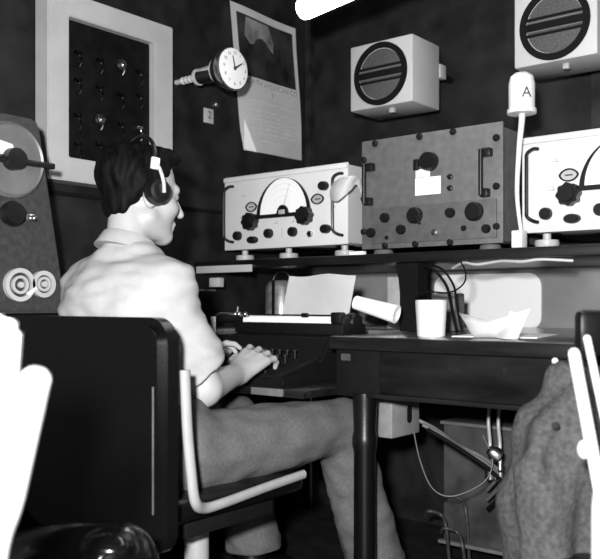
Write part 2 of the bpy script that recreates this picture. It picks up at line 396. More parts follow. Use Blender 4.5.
# loudspeakers
def make_speaker(loc, label):
    t = thing('loudspeaker', label, 'speaker', loc, 0, 'square wall loudspeakers')
    obj('cabinet', box(B(), (0, .097, .121), (.272, .194, .242), .006), M_PALE2, t)
    d = B(); ringplate(d, circ(.115, 48), circ(.094, 48), (0, .001, .12), (1, 0, 0), (0, 0, 1), .008); obj('grille_ring', d, M_BLKMAT, t)
    obj('grille', lathe(B(), [(.096, 0), (.09, .003), (0, .004)], (0, .002, .12), (0, -1, 0), 40), M_GRILLE, t)
    for z, w, h in ((.12, .19, .022), (.146, .184, .008), (.094, .184, .008)):
        obj('grille_bar', box(B(), (0, -.003, z), (w, .008, h), .001), M_BLKMAT, t)
    for z in (.135, .105):
        obj('trim_wire', box(B(), (0, -.006, z), (.182, .003, .003)), M_GREY, t)
    obj('wall_bracket', box(B(), (.125, .215, .15), (.03, .045, .052), .003), M_CREAM, t); obj('bracket_rod', cyl(B(), (.1, .19, .15), (.1, .345, .15), .012), M_BLKMAT, t)
    obj('cable_clip', box(B(), (.02, .05, -.008), (.02, .02, .018), .003), M_CREAM, t)
    return t
s1 = make_speaker((-1.685, 2.55, 1.60), 'loudspeaker hanging above the grey rack unit, right side in view')
s2 = dup(s1, (-1.028, 2.55, 1.645), 'loudspeaker at the top right corner, cut by the frame')

# ceiling lamp
t = thing('tube_lamp', 'white tube lamp running along the ceiling at top centre', 'lamp', (-1.1, 2.0, 1.85))
obj('lamp_tube', lathe(B(), [(0, -.527), (.018, -.525), (.031, -.515), (.034, -.5), (.034, .6), (.03, .61), (0, .61)], (0, 0, 0), (1, 0, 0), 24), M_LAMP, t).rotation_euler = (0, math.radians(-7), 0)
for x in (-.2, .35): obj('hanger', cyl(B(), (x, 0, .035), (x, 0, .62), .006), M_BLKMAT, t)

# ------------------------------------------------------------------ left wall
t = thing('wall_cabinet', 'white framed wall cabinet with a dark panel of hanging metal fittings', 'cabinet', (-2.3, 1.77, 1.268))
EX, EZ = (0, 1, 0), (0, 0, 1)
d = B(); ringplate(d, [(-.26, 0), (.26, 0), (.26, .6), (-.26, .6)], [(-.181, .076), (.175, .076), (.175, .525), (-.181, .525)], (0, 0, 0), EX, EZ, .07)
bmesh.ops.bevel(d, geom=d.edges[:], offset=.003, segments=2, affect='EDGES'); obj('frame', d, M_CREAM, t)
obj('back_panel', box(B(), (.025, -.003, .30), (.03, .37, .46)), M_GLASSD, t)
M_FIT = mat('tarnished_fittings', .025, .35, 1, var=.3)
for r_, z in enumerate((.43, .335, .235, .13)):
    for c_, y in enumerate((-.13, -.045, .045, .125)):
        d = B(); zz = z+random.uniform(-.015, .015)
        box(d, (.046, y, zz), (.012, .024, .01), .002); tube(d, [(.05, y-.008, zz), (.062, y-.006, zz-.014), (.056, y+.006, zz-.03), (.048, y+.004, zz-.045)], .0028, 6)
        if (r_, c_) in ((0, 2), (2, 1)): lathe(d, [(.018, 0), (.015, .012), (0, .016)], (.045, y, zz-.012), (1, 0, .3), 14)
        obj('fitting', d, M_STEEL if (r_, c_) in ((0, 2), (2, 1), (2, 3)) else M_FIT, t)

t = thing('wall_clock', 'round white clock in a dark bell housing on a steel stalk from the wall', 'clock', (-2.3, 2.11, 1.70)); t.scale = (1, .88, .88)
st = B(); cyl(st, (0, 0, 0), (.17, 0, 0), .011)
for x in (.03, .05, .07, .09, .105): lathe(st, [(.011, 0), (.0155, .003), (.0155, .008), (.011, .011)], (x, 0, 0), (1, 0, 0), 20)
lathe(st, [(.034, 0), (.034, .008), (.02, .01)], (.112, 0, 0), (1, 0, 0), 24); obj('stalk', st, mat('satin_nickel', .7, .35, .35, var=.1), t)
obj('housing', lathe(B(), [(.022, .12), (.03, .125), (.034, .21), (.058, .225), (.072, .25), (.079, .265), (.082, .285), (.080, .292)], (0, 0, 0), (1, 0, 0), 40), M_BLACK, t)
obj('neck_sleeve', lathe(B(), [(.0, .118), (.0225, .119), (.0285, .126), (.033, .2), (.05, .2125), (.05, .216), (.0, .216)], (0, 0, 0.004), (1, 0, 0), 32), MATS['satin_nickel'], t)
obj('bezel', lathe(B(), [(.0795, .262), (.0835, .268), (.0842, .282), (.083, .288), (.079, .2885)], (0, 0, 0), (1, 0, 0), 40), M_STEEL, t)
cf = obj('clock_face', lathe(B(), [(0, .28), (.081, .285), (.08, .294), (.07, .297), (0, .2985)], (0, 0, 0), (1, 0, 0), 40), M_PAPER, t)
d = B(); R_ = .061
for i in range(1, 13):
    a = PI/2-i*PI/6; text(d, str(i), .018, (.2988, R_*math.cos(a), R_*math.sin(a)), EX, EZ)
obj('numerals', d, mat('grey_ink', .14, .8), cf)
d = B()
for ang, L, w in ((math.radians(105), .05, .004), (math.radians(33), .05, .005)):
    dx, dz = math.cos(ang), math.sin(ang)
    prism(d, [(-dz*w-dx*.008, dx*w-dz*.008), (dz*w-dx*.008, -dx*w-dz*.008), (dz*w*.5+dx*L, -dx*w*.5+dz*L), (-dz*w*.5+dx*L, dx*w*.5+dz*L)], (.2996, 0, 0), EX, EZ, .001)
lathe(d, [(.008, 0), (.006, .003), (0, .003)], (.2996, 0, 0), (1, 0, 0), 16); obj('hands', d, M_INK, cf)

# number plate
t = thing('number_plate', 'small pale square plate with a dark numeral on the wall below the clock', 'sign', (-2.3, 2.274, 1.58))
obj('plate', box(B(), (.003, 0, .024), (.006, .05, .056), .001), M_CREAM, t)
obj('numeral', text(B(), '2', .04, (.0064, .003, .026), EX, EZ, .001), M_INK, t)
tag(obj('wall_button', lathe(B(), [(.014, 0), (.013, .01), (.006, .016), (0, .017)], (-2.3, 2.315, 1.655), (1, 0, 0), 18), M_STEEL), 'small metal button on the wall just above the number plate', 'button')

# calendar
t = thing('wall_calendar', 'paper wall calendar with a dark picture, pinned behind the clock', 'calendar', (-2.299, 2.572, 1.50))
bm = B(); NX, NZ = 10, 14; g = []
def cal(u, v, off=0):      # u 0..1 left-right, v 0..1 bottom-top
    y = -.165+.39*u + (.04*(1-v)) - .035*v*(1-u)
    z = .0+.575*v+ (.012*(u-.5)*(1-v)); 
    x = .016+.006*math.sin(u*PI*1.6+v)+.006*math.sin(v*5)*u+.018*max(0, .15-v)*(1-u)*4+off
    return Vector((x, y, z))
for j in range(NZ+1): g.append([bm.verts.new(cal(i/NX, j/NZ)) for i in range(NX+1)])
for j in range(NZ):
    for i in range(NX): bm.faces.new((g[j][i], g[j][i+1], g[j+1][i+1], g[j+1][i]))
bmesh.ops.solidify(bm, geom=bm.faces[:], thickness=-.0012); obj('sheet', bm, M_PAPER, t, 60)
def calpatch(u0, u1, v0, v1, n=8, off=.0022):
    bm = B(); g = [[bm.verts.new(cal(u0+(u1-u0)*i/n, v0+(v1-v0)*j/n, off)) for i in range(n+1)] for j in range(n+1)]
    for j in range(n):
        for i in range(n): bm.faces.new((g[j][i], g[j][i+1], g[j+1][i+1], g[j+1][i]))
    bmesh.ops.solidify(bm, geom=bm.faces[:], thickness=-.0006); return bm
M_PIC = mat('printed_landscape', .015, .5, g2=.10, scale=7, detail=8)
pic = obj('picture', calpatch(.07, .94, .525, .945), M_PIC, t, 60, label='dark printed landscape picture')
bm = B()     # pale sky of the landscape above a dark rounded hill
def pp(u, v): return cal(u, v, .003)
sky = [(.2, .93), (.55, .93), (.62, .82), (.6, .74), (.54, .77), (.5, .80), (.42, .82), (.34, .80), (.29, .76), (.24, .75), (.16, .8)]
A_ = [bm.verts.new(pp(*p)) for p in sky]; C_ = [bm.verts.new(v.co+Vector((.0006, 0, 0))) for v in A_]
bm.faces.new(A_); bm.faces.new(C_[::-1])
for i in range(len(A_)): j = (i+1) % len(A_); bm.faces.new((A_[i], A_[j], C_[j], C_[i]))
bmesh.ops.recalc_face_normals(bm, faces=bm.faces)
obj('picture_sky', bm, mat('printed_sky', .08, .6, g2=.3, scale=9), pic)
d = B(); c0 = cal(.5, .485, .004); c0.x = .029
text(d, 'NORTH AMERICAN CO', .032, c0, (0, 1, .0), (0, 0, 1)); obj('heading', d, M_INK2, t, label='printed heading NORTH AMERICAN CO')
d = B(); ball(d, cal(.52, .43, .004), (.001, .008, .012), 12); obj('emblem', d, M_INK2, t)
M_DATE = mat('pale_print', .55, .8)
d = B()
for mcol in range(3):
    for row in range(8):
        v = .36-row*.031; u0 = .12+mcol*.29
        if row in (1,): continue
        for k in range(7):
            if random.random() < .15: continue   # gaps in the print
            p = cal(u0+k*.033, v-.012*mcol*0, .0035); box(d, p, (.001, .007, .0035))
for k in range(12): box(d, cal(.3+k*.035, .085, .004), (.001, .009, .003))
obj('dates', d, M_DATE, t)
d = B(); prism(d, [(0, 0), (.075, -.002), (.0, .12)], cal(.0, .005, .004), EX, EZ, .001); obj('curled_corner', d, M_PAPER, t)

# machine at the left edge
t = thing('console_machine', 'dark grey tapered console with a round dial and two white rings, left edge', 'console', (-2.285, 1.215, 0))
PX = .285
obj('pedestal', box(B(), (.135, 0, .425), (.27, .40, .85), .01), M_BLKMAT, t)
d = B(); prism(d, [(-.2, .852), (.2, .852), (.195, .9), (.113, 1.37), (.1, 1.385), (-.1, 1.385), (-.113, 1.37), (-.195, .9)], (0, 0, 0), EX, EZ, PX)
bmesh.ops.bevel(d, geom=d.edges[:], offset=.006, segments=2, affect='EDGES'); obj('housing', d, M_MACH, t)
dl = obj('dial_disc', lathe(B(), [(.102, 0), (.102, .012), (.096, .018), (.091, .014), (.03, .014), (0, .014)], (PX, .018, 1.262), (1, 0, 0), 48), mat('dull_aluminium', .16, .45, .3, var=.2, scale=10), t)
obj('dial_pointer', box(B(), (PX+.022, .05, 1.258), (.012, .19, .016), .003), M_BLACK, dl)
obj('dial_hub', lathe(B(), [(.03, 0), (.028, .03), (0, .032)], (PX+.014, .018, 1.262), (1, 0, 0), 24), M_BLACK, dl)
obj('pointer_plate', prism(B(), [(-.07, .01), (.015, .01), (.0, .04), (-.06, .05)], (PX+.015, .018, 1.262), EX, EZ, .004), M_WHITE, dl)
obj('crank_knob', lathe(B(), [(.03, 0), (.034, .02), (.028, .035), (0, .037)], (PX, .02, 1.118), (1, 0, 0), 24), M_BLACK, t)
bo = B(); box(bo, (PX+.008, .077, 1.112), (.016, .03, .02), .004); ball(bo, (PX+.02, .082, 1.11), .009, 12); obj('latch', bo, M_STEEL, t)
for y, z, r in ((.046, .929, .045), (.119, .932, .037)):
    d = B()
    for rr, w in ((r, .012), (r*.55, .007)):
        ringplate(d, circ(rr, 36), circ(rr-w, 36), (PX, y, z), EX, EZ, .014)
    rg = obj('ring_escutcheon', d, M_CREAM, t, label='white double ring on the console front')
    obj('ring_plate', lathe(B(), [(r-.008, 0), (r-.008, .005), (0, .005)], (PX, y, z), (1, 0, 0), 30), M_MACH, rg)
    obj('keyhole_cover', lathe(B(), [(.009, .004), (.008, .012), (0, .013)], (PX, y+.004, z), (1, 0, 0), 16), M_CREAM, rg)
obj('catch_lever', box(B(), (PX+.01, .082, .912), (.012, .035, .012), .003, (.6, 0, 0)), M_WHITE, t)

# ------------------------------------------------------------------ desk
DZ = .791
t = thing('radio_desk', 'dark wooden radio desk along the back wall with a typewriter well', 'desk', (-1.3, 1.8, 0))
d = B(); box(d, (.55, .545, DZ-.014), (1.2, 1.09, .028), .004); box(d, (-.53, .79, DZ-.014), (.94, .60, .028), .004); box(d, (-.87, .245, DZ-.014), (.25, .49, .028), .004)
obj('desktop', d, mat('worn_desktop', .10, .25, var=.4, scale=8, stretch=(1, 6, 6), coat=.3), t)
fr = obj('drawer_front', box(B(), (.62, .025, .70), (1.06, .025, .115), .004), M_WOODF, t)
obj('drawer_rail', box(B(), (.62, .02, .637), (1.06, .035, .012), .002), M_WOOD, t)
obj('desk_edge', box(B(), (.55, -.004, DZ-.018), (1.2, .012, .034), .004), M_WOOD, t)
obj('end_block', box(B(), (.03, .04, .70), (.14, .06, .14), .003), M_BLKMAT, t)
obj('end_panel', box(B(), (-.03, .3, .70), (.02, .5, .14), .002), M_BLKMAT, t)
lp = B(); box(lp, (-.005, .007, .735), (.03, .003, .018)); obj('drawer_label', lp, mat('dim_card', .05, .6), t)
def leg(x, y, h):
    return lathe(B(), [(.026, 0), (.03, .01), (.03, h-.16), (.034, h-.14), (.034, h-.12), (.03, h-.1), (.033, h-.02), (.033, h)], (x, y, 0), (0, 0, 1), 24)
for x, y, h in ((.037, .035, .64), (-.93, .03, .76), (1.1, .04, .63), (-.93, 1.03, .76), (1.1, 1.03, .76)): obj('leg', leg(x, y, h), M_VINYL, t)
ws = B(); box(ws, (-.39, .16, .64), (.68, .56, .02), .003); obj('typewriter_shelf', ws, M_WOOD, t)
obj('shelf_lip', box(B(), (-.17, -.125, .642), (.11, .01, .02), .002), M_GREY, t)
for x in (-.74, -.04): obj('shelf_hanger', box(B(), (x, .3, .70), (.012, .3, .14)), M_BLKMAT, t)

# typewriter
TW = (-1.66, 1.98, .65)
t = thing('typewriter', 'black wide-carriage typewriter with paper in front of the seated man', 'typewriter', TW)
d = B(); prism(d, [(-.28, 0), (.17, 0), (.17, .13), (.02, .135), (-.06, .125), (-.10, .07), (-.27, .03)], (-.215, 0, 0), (0, 1, 0), (0, 0, 1), .43)
bmesh.ops.bevel(d, geom=d.edges[:], offset=.008, segments=2, affect='EDGES'); obj('body', d, M_TYPE, t)
d = B(); box(d, (0, .06, .15), (.44, .12, .035), .006); obj('carriage', d, M_TYPE, t)
obj('platen', cyl(B(), (-.235, .075, .172), (.17, .075, .172), .02, bev=.002), M_PAPER, t)
obj('paper_bail', cyl(B(), (-.22, .045, .192), (.18, .045, .192), .0025), M_BLACK, t)
obj('bail_roller', cyl(B(), (.03, .045, .192), (.05, .045, .192), .007), M_BLACK, t)
obj('platen_knob', lathe(B(), [(.01, 0), (.028, .004), (.028, .03), (.024, .034), (0, .034)], (.185, .075, .172), (1, 0, 0), 20), M_BLACK, t)
en = B(); box(en, (.195, .07, .16), (.03, .1, .06), .006); box(en, (.18, .03, .185), (.04, .03, .035), .006); obj('carriage_end', en, M_BLACK, t)
rl = B(); tube(rl, [(-.315, .0, .13), (-.316, .0, .165), (-.305, .003, .188), (-.285, .006, .195), (-.25, .02, .193), (-.21, .06, .186)], .0042, 8); obj('return_lever', rl, M_STEEL, t)
obj('lever_paddle', box(B(), (-.314, -.004, .15), (.022, .006, .07), .003), M_WHITE, t)
for x in (-.245, -.228, -.2): obj('carriage_nut', ball(B(), (x, .03, .193), .009, 12), M_STEEL, t)
for x in (-.236,): obj('release_lever', tube(B(), [(x, .03, .19), (x+.004, .03, .218)], .004, 6, 2), M_STEEL, t)
bm = B(); A_ = []; 
for j in range(11):
    v = j/10; A_.append([bm.verts.new((-.105+.27*i/8, .098+.045*v+.006*math.sin(i*.8)*v,   .165+.155*v-.004*math.sin(i)*v)) for i in range(9)])
for j in range(10):
    for i in range(8): bm.faces.new((A_[j][i], A_[j][i+1], A_[j+1][i+1], A_[j+1][i]))
bmesh.ops.solidify(bm, geom=bm.faces[:], thickness=.001)
tag(obj('typing_paper', bm, M_PAPER, None, 60), 'white sheet of paper standing up from the typewriter roller', 'paper').location = TW
kb = obj('key_base', box(B(), (0, -.19, .045), (.36, .15, .012), .002, (.25, 0, 0)), M_BLKMAT, t)
kd = B(); lathe(kd, [(.004, -.02), (.004, 0), (.0085, .001), (.0085, .004), (.007, .005), (0, .0045)], (0, 0, 0), (0, 0, 1), 12)
key0 = obj('key', kd, M_KEY, t); key0.location = (-.15, -.25, .055)
for r_ in range(4):
    for c_ in range(11):
        if r_ == 0 and c_ == 0: continue
        k = key0.copy(); COL.objects.link(k); k.location = (-.15+c_*.0285+r_*.006, -.25+r_*.036, .055+r_*.012)
obj('space_bar', box(B(), (0, -.282, .045), (.2, .014, .008), .003), M_BLACK, t)

# things on the desk
def put(name, bm, m, label, cat, group=None, ang=40): return tag(obj(name, bm, m, None, ang), label, cat, group)
t = thing('mug', 'plain white mug near the front edge of the desk', 'mug', (-1.098, 1.90, DZ))
obj('cup', lathe(B(), [(.033, 0), (.036, .003), (.041, .095), (.039, .097), (.036, .09), (.031, .008), (0, .006)], (0, 0, 0), (0, 0, 1), 36), M_WHITE, t)
obj('handle', tube(B(), [(-.02, .034, .08), (-.03, .058, .075), (-.034, .066, .05), (-.03, .056, .025), (-.02, .034, .02)], .006, 8), M_WHITE, t)
def sheet(pts, th=.0015):
    bm = B(); n = len(pts[0])
    g = [[bm.verts.new(p) for p in row] for row in pts]
    for a, b in zip(g, g[1:]):
        for i in range(n-1): bm.faces.new((a[i], a[i+1], b[i+1], b[i]))
    bmesh.ops.solidify(bm, geom=bm.faces[:], thickness=th); return bm
o = put('folded_paper', sheet([[(-.975+.125*i/8, 1.90+.03*math.sin(i*.7)-.02*j*math.cos(i*.4), DZ+.002+.075*(j/4)*(.55+.45*abs(i-3.2)/4.8)) for i in range(9)] for j in range(5)]), M_PAPER, 'bent white paper standing on the desk right of the mug', 'paper', None, 60)
put('paper_strip', box(B(), (-.955, 2.07, DZ+.034), (.02, .004, .066), .001, (.2, .35, 0)), M_PAPER, 'narrow white strip sticking up behind the bent paper', 'paper')
put('paper_sheet', box(B(), (-.98, 2.1, DZ+.0015), (.22, .28, .002), 0, (0, 0, .2)), M_PAPER, 'flat white sheet lying on the desk behind the bent paper', 'paper')
t = thing('ink_box', 'small grey box with a dark round hole behind the mug', 'box', (-1.30, 2.36, DZ))
obj('case', box(B(), (0, 0, .06), (.08, .07, .12), .006), M_GREY, t)
obj('hole', lathe(B(), [(.015, 0), (.015, .004), (0, .004)], (0, -.034, .085), (0, -1, 0), 18), M_BLKMAT, t)
put('paper_roll', lathe(B(), [(.021, 0), (.028, .14), (.024, .141), (.012, .135)], (-1.452, 2.06, .882), (.128, .02, -.034), 28), M_PAPER, 'white tapered paper roll lying between typewriter and shelf post', 'paper roll')
put('book_stand', box(B(), (-1.52, 2.45, DZ+.09), (.13, .02, .18), .003), mat('pale_grey_board', .4, .6, var=.08), 'pale grey board standing on the desk behind the typewriter', 'board')
t = thing('glass_jar', 'dark shiny jar with wire handle on the desk near the left wall', 'jar', (-2.05, 2.42, DZ))
obj('jar_body', lathe(B(), [(.055, 0), (.062, .005), (.062, .15), (.05, .17), (.04, .175), (0, .176)], (0, 0, 0), (0, 0, 1), 32), mat('dull_tin', .35, .35, .6, var=.3), t)
obj('wire_handle', tube(B(), [(-.045, 0, .168), (-.03, 0, .2), (0, 0, .208), (.03, 0, .2), (.045, 0, .168)], .0025, 6), M_STEEL, t)
obj('streak_gap', box(B(), (.012, -.063, .09), (.01, .008, .17), .001), M_BLKMAT, t)  # dark strip added to split the jar's highlight into two streaks
tag(obj('wall_latch', box(B(), (-2.292, 2.26, .93), (.012, .09, .01), .003), M_STEEL), 'short bright metal bar on the left wall under the shelf', 'latch')

# cables under the shelf
def cable(name, pts, r, m, label, cat='cable', group=None): return put(name, tube(B(), pts, r, 8, 8), m, label, cat, group, 80)
cable('shelf_cable', [(-1.22, 2.24, .985), (-1.17, 2.215, .999), (-1.12, 2.205, .992), (-1.05, 2.21, 1.0), (-.98, 2.2, .996), (-.93, 2.21, 1.001), (-.85, 2.24, .996)], .0045, M_CREAM, 'light cable drooping along the underside of the shelf')
cable('black_cable', [(-1.32, 2.24, .995), (-1.27, 2.22, .978), (-1.235, 2.23, .93), (-1.225, 2.24, .87), (-1.22, 2.26, .80)], .0045, M_BLKMAT, 'black cable dropping from the shelf behind the mug, left one', 'cable')
cable('black_cable', [(-1.28, 2.22, .995), (-1.23, 2.20, .978), (-1.20, 2.21, .93), (-1.195, 2.22, .87), (-1.19, 2.24, .80)], .0035, M_BLKMAT, 'thin black cable right of the thicker one behind the mug', 'cable')
cable('thin_wire', [(-1.30, 2.15, .90), (-1.24, 2.12, .913), (-1.16, 2.11, .91), (-1.12, 2.12, .935), (-1.13, 2.15, .97), (-1.16, 2.18, .998)], .0025, M_BLKMAT, 'thin looping wire hanging above the mug', 'wire')

# under the desk
t = thing('switch_box', 'pale grey box with an oblong slot hanging under the desk', 'box', (-1.29, 2.03, .5))
obj('case', box(B(), (0, .01, .057), (.06, .15, .115), .005), mat('aged_grey_enamel', .2, .5, var=.1), t)
obj('slot', prism(B(), rrect(.022, .05, .0109), (.03, .025, .06), EX, EZ, .003), M_BLKMAT, t)
obj('hanger_strap', box(B(), (.0, -.03, .155), (.03, .05, .09), .002), M_CREAM, t)
t = thing('junction_cabinet', 'dark grey metal cabinet against the wall under the desk', 'cabinet', (-1.22, 2.55, .05))
obj('case', box(B(), (0, .1, .22), (.36, .3, .40), .01), mat('dull_grey_metal', .045, .5, var=.5, scale=10, detail=8), t)
obj('lid_rim', box(B(), (0, .095, .425), (.37, .31, .012), .003), M_GREY, t)
obj('bottom_flange', box(B(), (0, -.06, .025), (.37, .03, .012), .003), M_GREY, t)
for i in range(3):
    cable('thick_cable', [(-1.27+.016*i, 2.12, .535-.012*i), (-1.23+.016*i, 2.15, .51-.014*i), (-1.18+.016*i, 2.2, .46-.012*i), (-1.12+.012*i, 2.25, .42-.018*i), (-1.10+.01*i, 2.3, .37-.022*i), (-1.17, 2.37, .30-.03*i)], .006, M_GREY if i < 2 else M_BLKMAT, ['grey insulated cable from the switch box, outermost', 'grey insulated cable from the switch box, middle of three', 'black insulated cable from the switch box beside two grey ones'][i])
cable('loop_wire', [(-1.26, 2.08, .51), (-1.25, 2.1, .42), (-1.22, 2.12, .34), (-1.17, 2.15, .32), (-1.1, 2.2, .36), (-1.08, 2.22, .42), (-1.12, 2.24, .49)], .002, M_GREY, 'thin wire loop hanging under the switch box', 'wire')
for i, (x, lab) in enumerate(((-1.132, 'pale hanging lead with metal plug under the desk, left of two'), (-1.100, 'pale hanging lead with metal plug under the desk, right of two'))):
    t = thing('hanging_lead', lab, 'cable', (x, 2.3, .33), 0, 'leads hanging under the desk')
    obj('lead', tube(B(), [(0, .02, .29), (.0, .0, .2), (.005, 0, .13), (.01, -.01, .07)], .0055, 8), M_TUBE, t)
    obj('plug', lathe(B(), [(.008, 0), (.016, .005), (.016, .03), (.009, .036), (.007, .055)], (.012, -.012, .02), (0, 0, 1), 16), M_STEEL, t)
put('connector', lathe(B(), [(.012, 0), (.022, .006), (.022, .03), (.014, .04), (0, .042)], (-1.07, 2.25, .43), (-.6, -.5, .5), 16), M_STEEL, 'bright metal connector beside the hanging leads', 'connector')
for i, p in enumerate(((-1.33, 2.5, .20), (-1.36, 2.42, .16), (-1.29, 2.4, .12))):
    d = B(); tube(d, [(p[0]-.06, p[1], p[2]+.01), (p[0]-.03, p[1]-.03, p[2]+.035), (p[0], p[1], p[2]+.02), (p[0]+.03, p[1]-.02, p[2]-.02), (p[0]+.02, p[1]+.02, p[2]-p[2]+.004)], .006, 8)
    put('coiled_cable', d, M_MACH, ['loose curled cable end below the switch box, topmost', 'loose curled cable end below the switch box, middle', 'loose curled cable end near the floor behind the desk leg'][i], 'cable', None, 80)

# ------------------------------------------------------------------ the operator's chair
CH = (-1.515, 1.43, 0)
t = thing('office_chair', 'black padded swivel chair with a pale bent frame under the man', 'chair', CH)
d = B(); prism(d, rrect(.495, .49, .055, 8), (.004, -.25, .605), (1, 0, 0), (0, 0, 1), .06)
bmesh.ops.bevel(d, geom=[e for e in d.edges if abs(e.verts[0].co.y-e.verts[1].co.y) < 1e-5], offset=.016, segments=4, affect='EDGES'); obj('backrest', d, M_VINYL, t, 60)
d = B()
box(d, (.225, -.3105, .58), (.004, .003, .26), .001)
obj('piping', d, M_GREY2, t)
tp = B(); ringplate(tp, rrect(.022, .055, .004), rrect(.016, .049, .003), (-.155, -.3105, .635), (1, 0, 0), EZ, .002); obj('label_plate', tp, M_GREY2, t)
d = B(); box(d, (-.03, .0, .425), (.44, .46, .055), .022, None, 4); obj('seat', d, M_VINYL, t)
for sx in (1, -1):
    x0 = -.02; pts = [(x0+sx*.258, -.235, .74), (x0+sx*.26, -.23, .62), (x0+sx*.262, -.22, .52), (x0+sx*.258, -.205, .46), (x0+sx*.243, -.165, .436), (x0+sx*.238, -.10, .434), (x0+sx*.225, .06, .440), (x0+sx*.222, .205, .447)]
    obj('side_rail', tube(B(), pts, .0125, 10, 8, .8), M_TUBE, t, 80)
obj('under_bracket', box(B(), (.0, .0, .375), (.3, .3, .05), .006), M_BLKMAT, t)
obj('column', lathe(B(), [(.034, .08), (.031, .09), (.031, .352), (0, .352)], (.008, .02, 0), (0, 0, 1), 28), M_TUBE, t)
for k in range(4):
    a = PI/4+k*PI/2; d = B(); tube(d, [(.008, .02, .095), (.008+.12*math.cos(a), .02+.12*math.sin(a), .085), (.008+.24*math.cos(a), .02+.24*math.sin(a), .06)], [.022, .016], 10)
    bl = obj('base_leg', d, M_BLKMAT, t); obj('caster', ball(B(), (.008+.235*math.cos(a), .02+.235*math.sin(a), .025), .025, 14), M_BLKMAT, bl)

# ------------------------------------------------------------------ the man
PO = (-1.55, 1.33, 0)
man = thing('person', 'person in a white short-sleeved shirt and grey trousers seated typing with headphones', 'person', PO)
HC = Vector((-1.632, 1.38, 1.155)); HY = math.radians(-14)
HR = (Matrix.Rotation(HY, 3, 'Z') @ Matrix.Rotation(math.radians(-6), 3, 'X'))
HRn = np.array(HR)
def hp(r, f_, u): return HC+HR @ Vector((r, f_, u))
hip = {1: (-1.45, 1.36, .52), -1: (-1.635, 1.335, .52)}
knee = {1: (-1.372, 1.875, .54), -1: (-1.72, 1.80, .545)}
ank = {1: (-1.34, 2.0, .10), -1: (-1.70, 1.88, .10)}
sho = {1: (-1.48, 1.325, .91), -1: (-1.765, 1.32, .92)}
elb = {1: (-1.435, 1.405, .675), -1: (-1.80, 1.42, .69)}
wri = {1: (-1.508, 1.60, .693), -1: (-1.73, 1.63, .70)}
f = Field((-1.96, 1.12, 0), (-1.16, 2.18, 1.33), .0042)
f.cap((-1.545, 1.33, .56), (-1.6, 1.33, .90), .095, .1, .03, (1.4, 1, 1))
f.cap(sho[-1], sho[1], .045, .045, .05)
f.cap((-1.615, 1.315, .95), hp(0, -.03, -.05), .055, .05, .02)
for s in (1, -1):
    f.cap(hip[s], knee[s], .078, .055, .04); f.cap(knee[s], ank[s], .054, .036, .02)
    a = ank[s]; f.cap((a[0], a[1]-.03, .05), (a[0]+.02*s, a[1]+.16, .035), .035, .028, .02)
    f.cap(sho[s], elb[s], .047, .04, .03); f.cap(elb[s], wri[s], .044, .027, .015)
    # hands: palm, four fingers curling onto the keys, thumb from the side of the palm
    w = Vector(wri[s]); dr = Vector((-.12*s, .85, .36)).normalized(); up = Vector((.42*s, -.35, .85)); up = (up-dr*up.dot(dr)).normalized(); la = dr.cross(up)
    if s < 0: la = -la
    # la points away from the thumb
    pk = [w+dr*.092+la*o_+up*(.012-abs(o_-.004)*.18) for o_ in (-.034, -.011, .013, .035)]
    for p_, o_ in zip(pk, (-.016, -.006, .006, .017)): f.cap(w+la*o_, p_, .017, .0125, .012)
    f.cap(w-dr*.02, w+dr*.03, .026, .02, .015, (1, 1, .85))
    for p_, L, sp, cu in zip(pk, (.08, .088, .083, .068), (-.18, -.05, .08, .22), (.5, .6, .68, .75)):
        q = p_; dd = (dr+la*sp).normalized()
        for kk, (fr_, rr) in enumerate(((.44, .0098), (.32, .0088), (.24, .0078))):
            ang = cu*(.2+kk*1.05); v = dd*math.cos(ang)-up*math.sin(ang); n_ = q+v*L*fr_
            f.cap(q, n_, rr, rr*.9, .003); q = n_
    tb = w+dr*.028-la*.02-up*.006; t1 = tb+(dr*.6-la*.75-up*.15).normalized()*.042; t2 = t1+(dr*.95-la*.25-up*.2).normalized()*.032; t3 = t2+(dr-up*.25).normalized()*.022
    f.cap(tb, t1, .015, .0115, .012); f.cap(t1, t2, .0115, .0098, .003); f.cap(t2, t3, .0098, .0082, .003)
# head
f.ell(hp(0, -.012, .032), (.073, .094, .088), .01, HRn)
f.ell(hp(0, .03, -.035), (.058, .062, .078), .03, HRn)
f.cap(hp(.05, -.0, -.062), hp(.012, .068, -.098), .022, .019, .02); f.cap(hp(-.05, -.0, -.062), hp(-.012, .068, -.098), .022, .019, .02)
f.ell(hp(0, .072, -.098), (.02, .017, .017), .015, HRn)
f.cap(hp(-.034, .076, .02), hp(.034, .076, .02), .011, .011, .014)
f.cap(hp(0, .09, .008), hp(0, .113, -.034), .006, .0105, .008)
f.cap(hp(-.01, .095, -.036), hp(.01, .095, -.036), .0075, .0075, .006)
for s in (1, -1):
    f.ell(hp(.031*s, .098, .003), (.018, .014, .011), .006, HRn, True)
    f.ell(hp(.042*s, .056, -.03), (.02, .026, .02), .02, HRn)
    f.ell(hp(.076*s, -.012, -.012), (.011, .021, .033), .006, HRn)
f.cap(hp(-.016, .0885, -.064), hp(.016, .0885, -.064), .0062, .0062, .006); f.cap(hp(-.014, .085, -.076), hp(.014, .085, -.076), .0068, .0068, .006)
solid('body', f, M_SKIN, man, None, PO)
for s in (1, -1): obj('eye', ball(B(), hp(.031*s, .076, .003)-Vector(PO), .0115, 14), mat('eye_white', .2, .3), man)
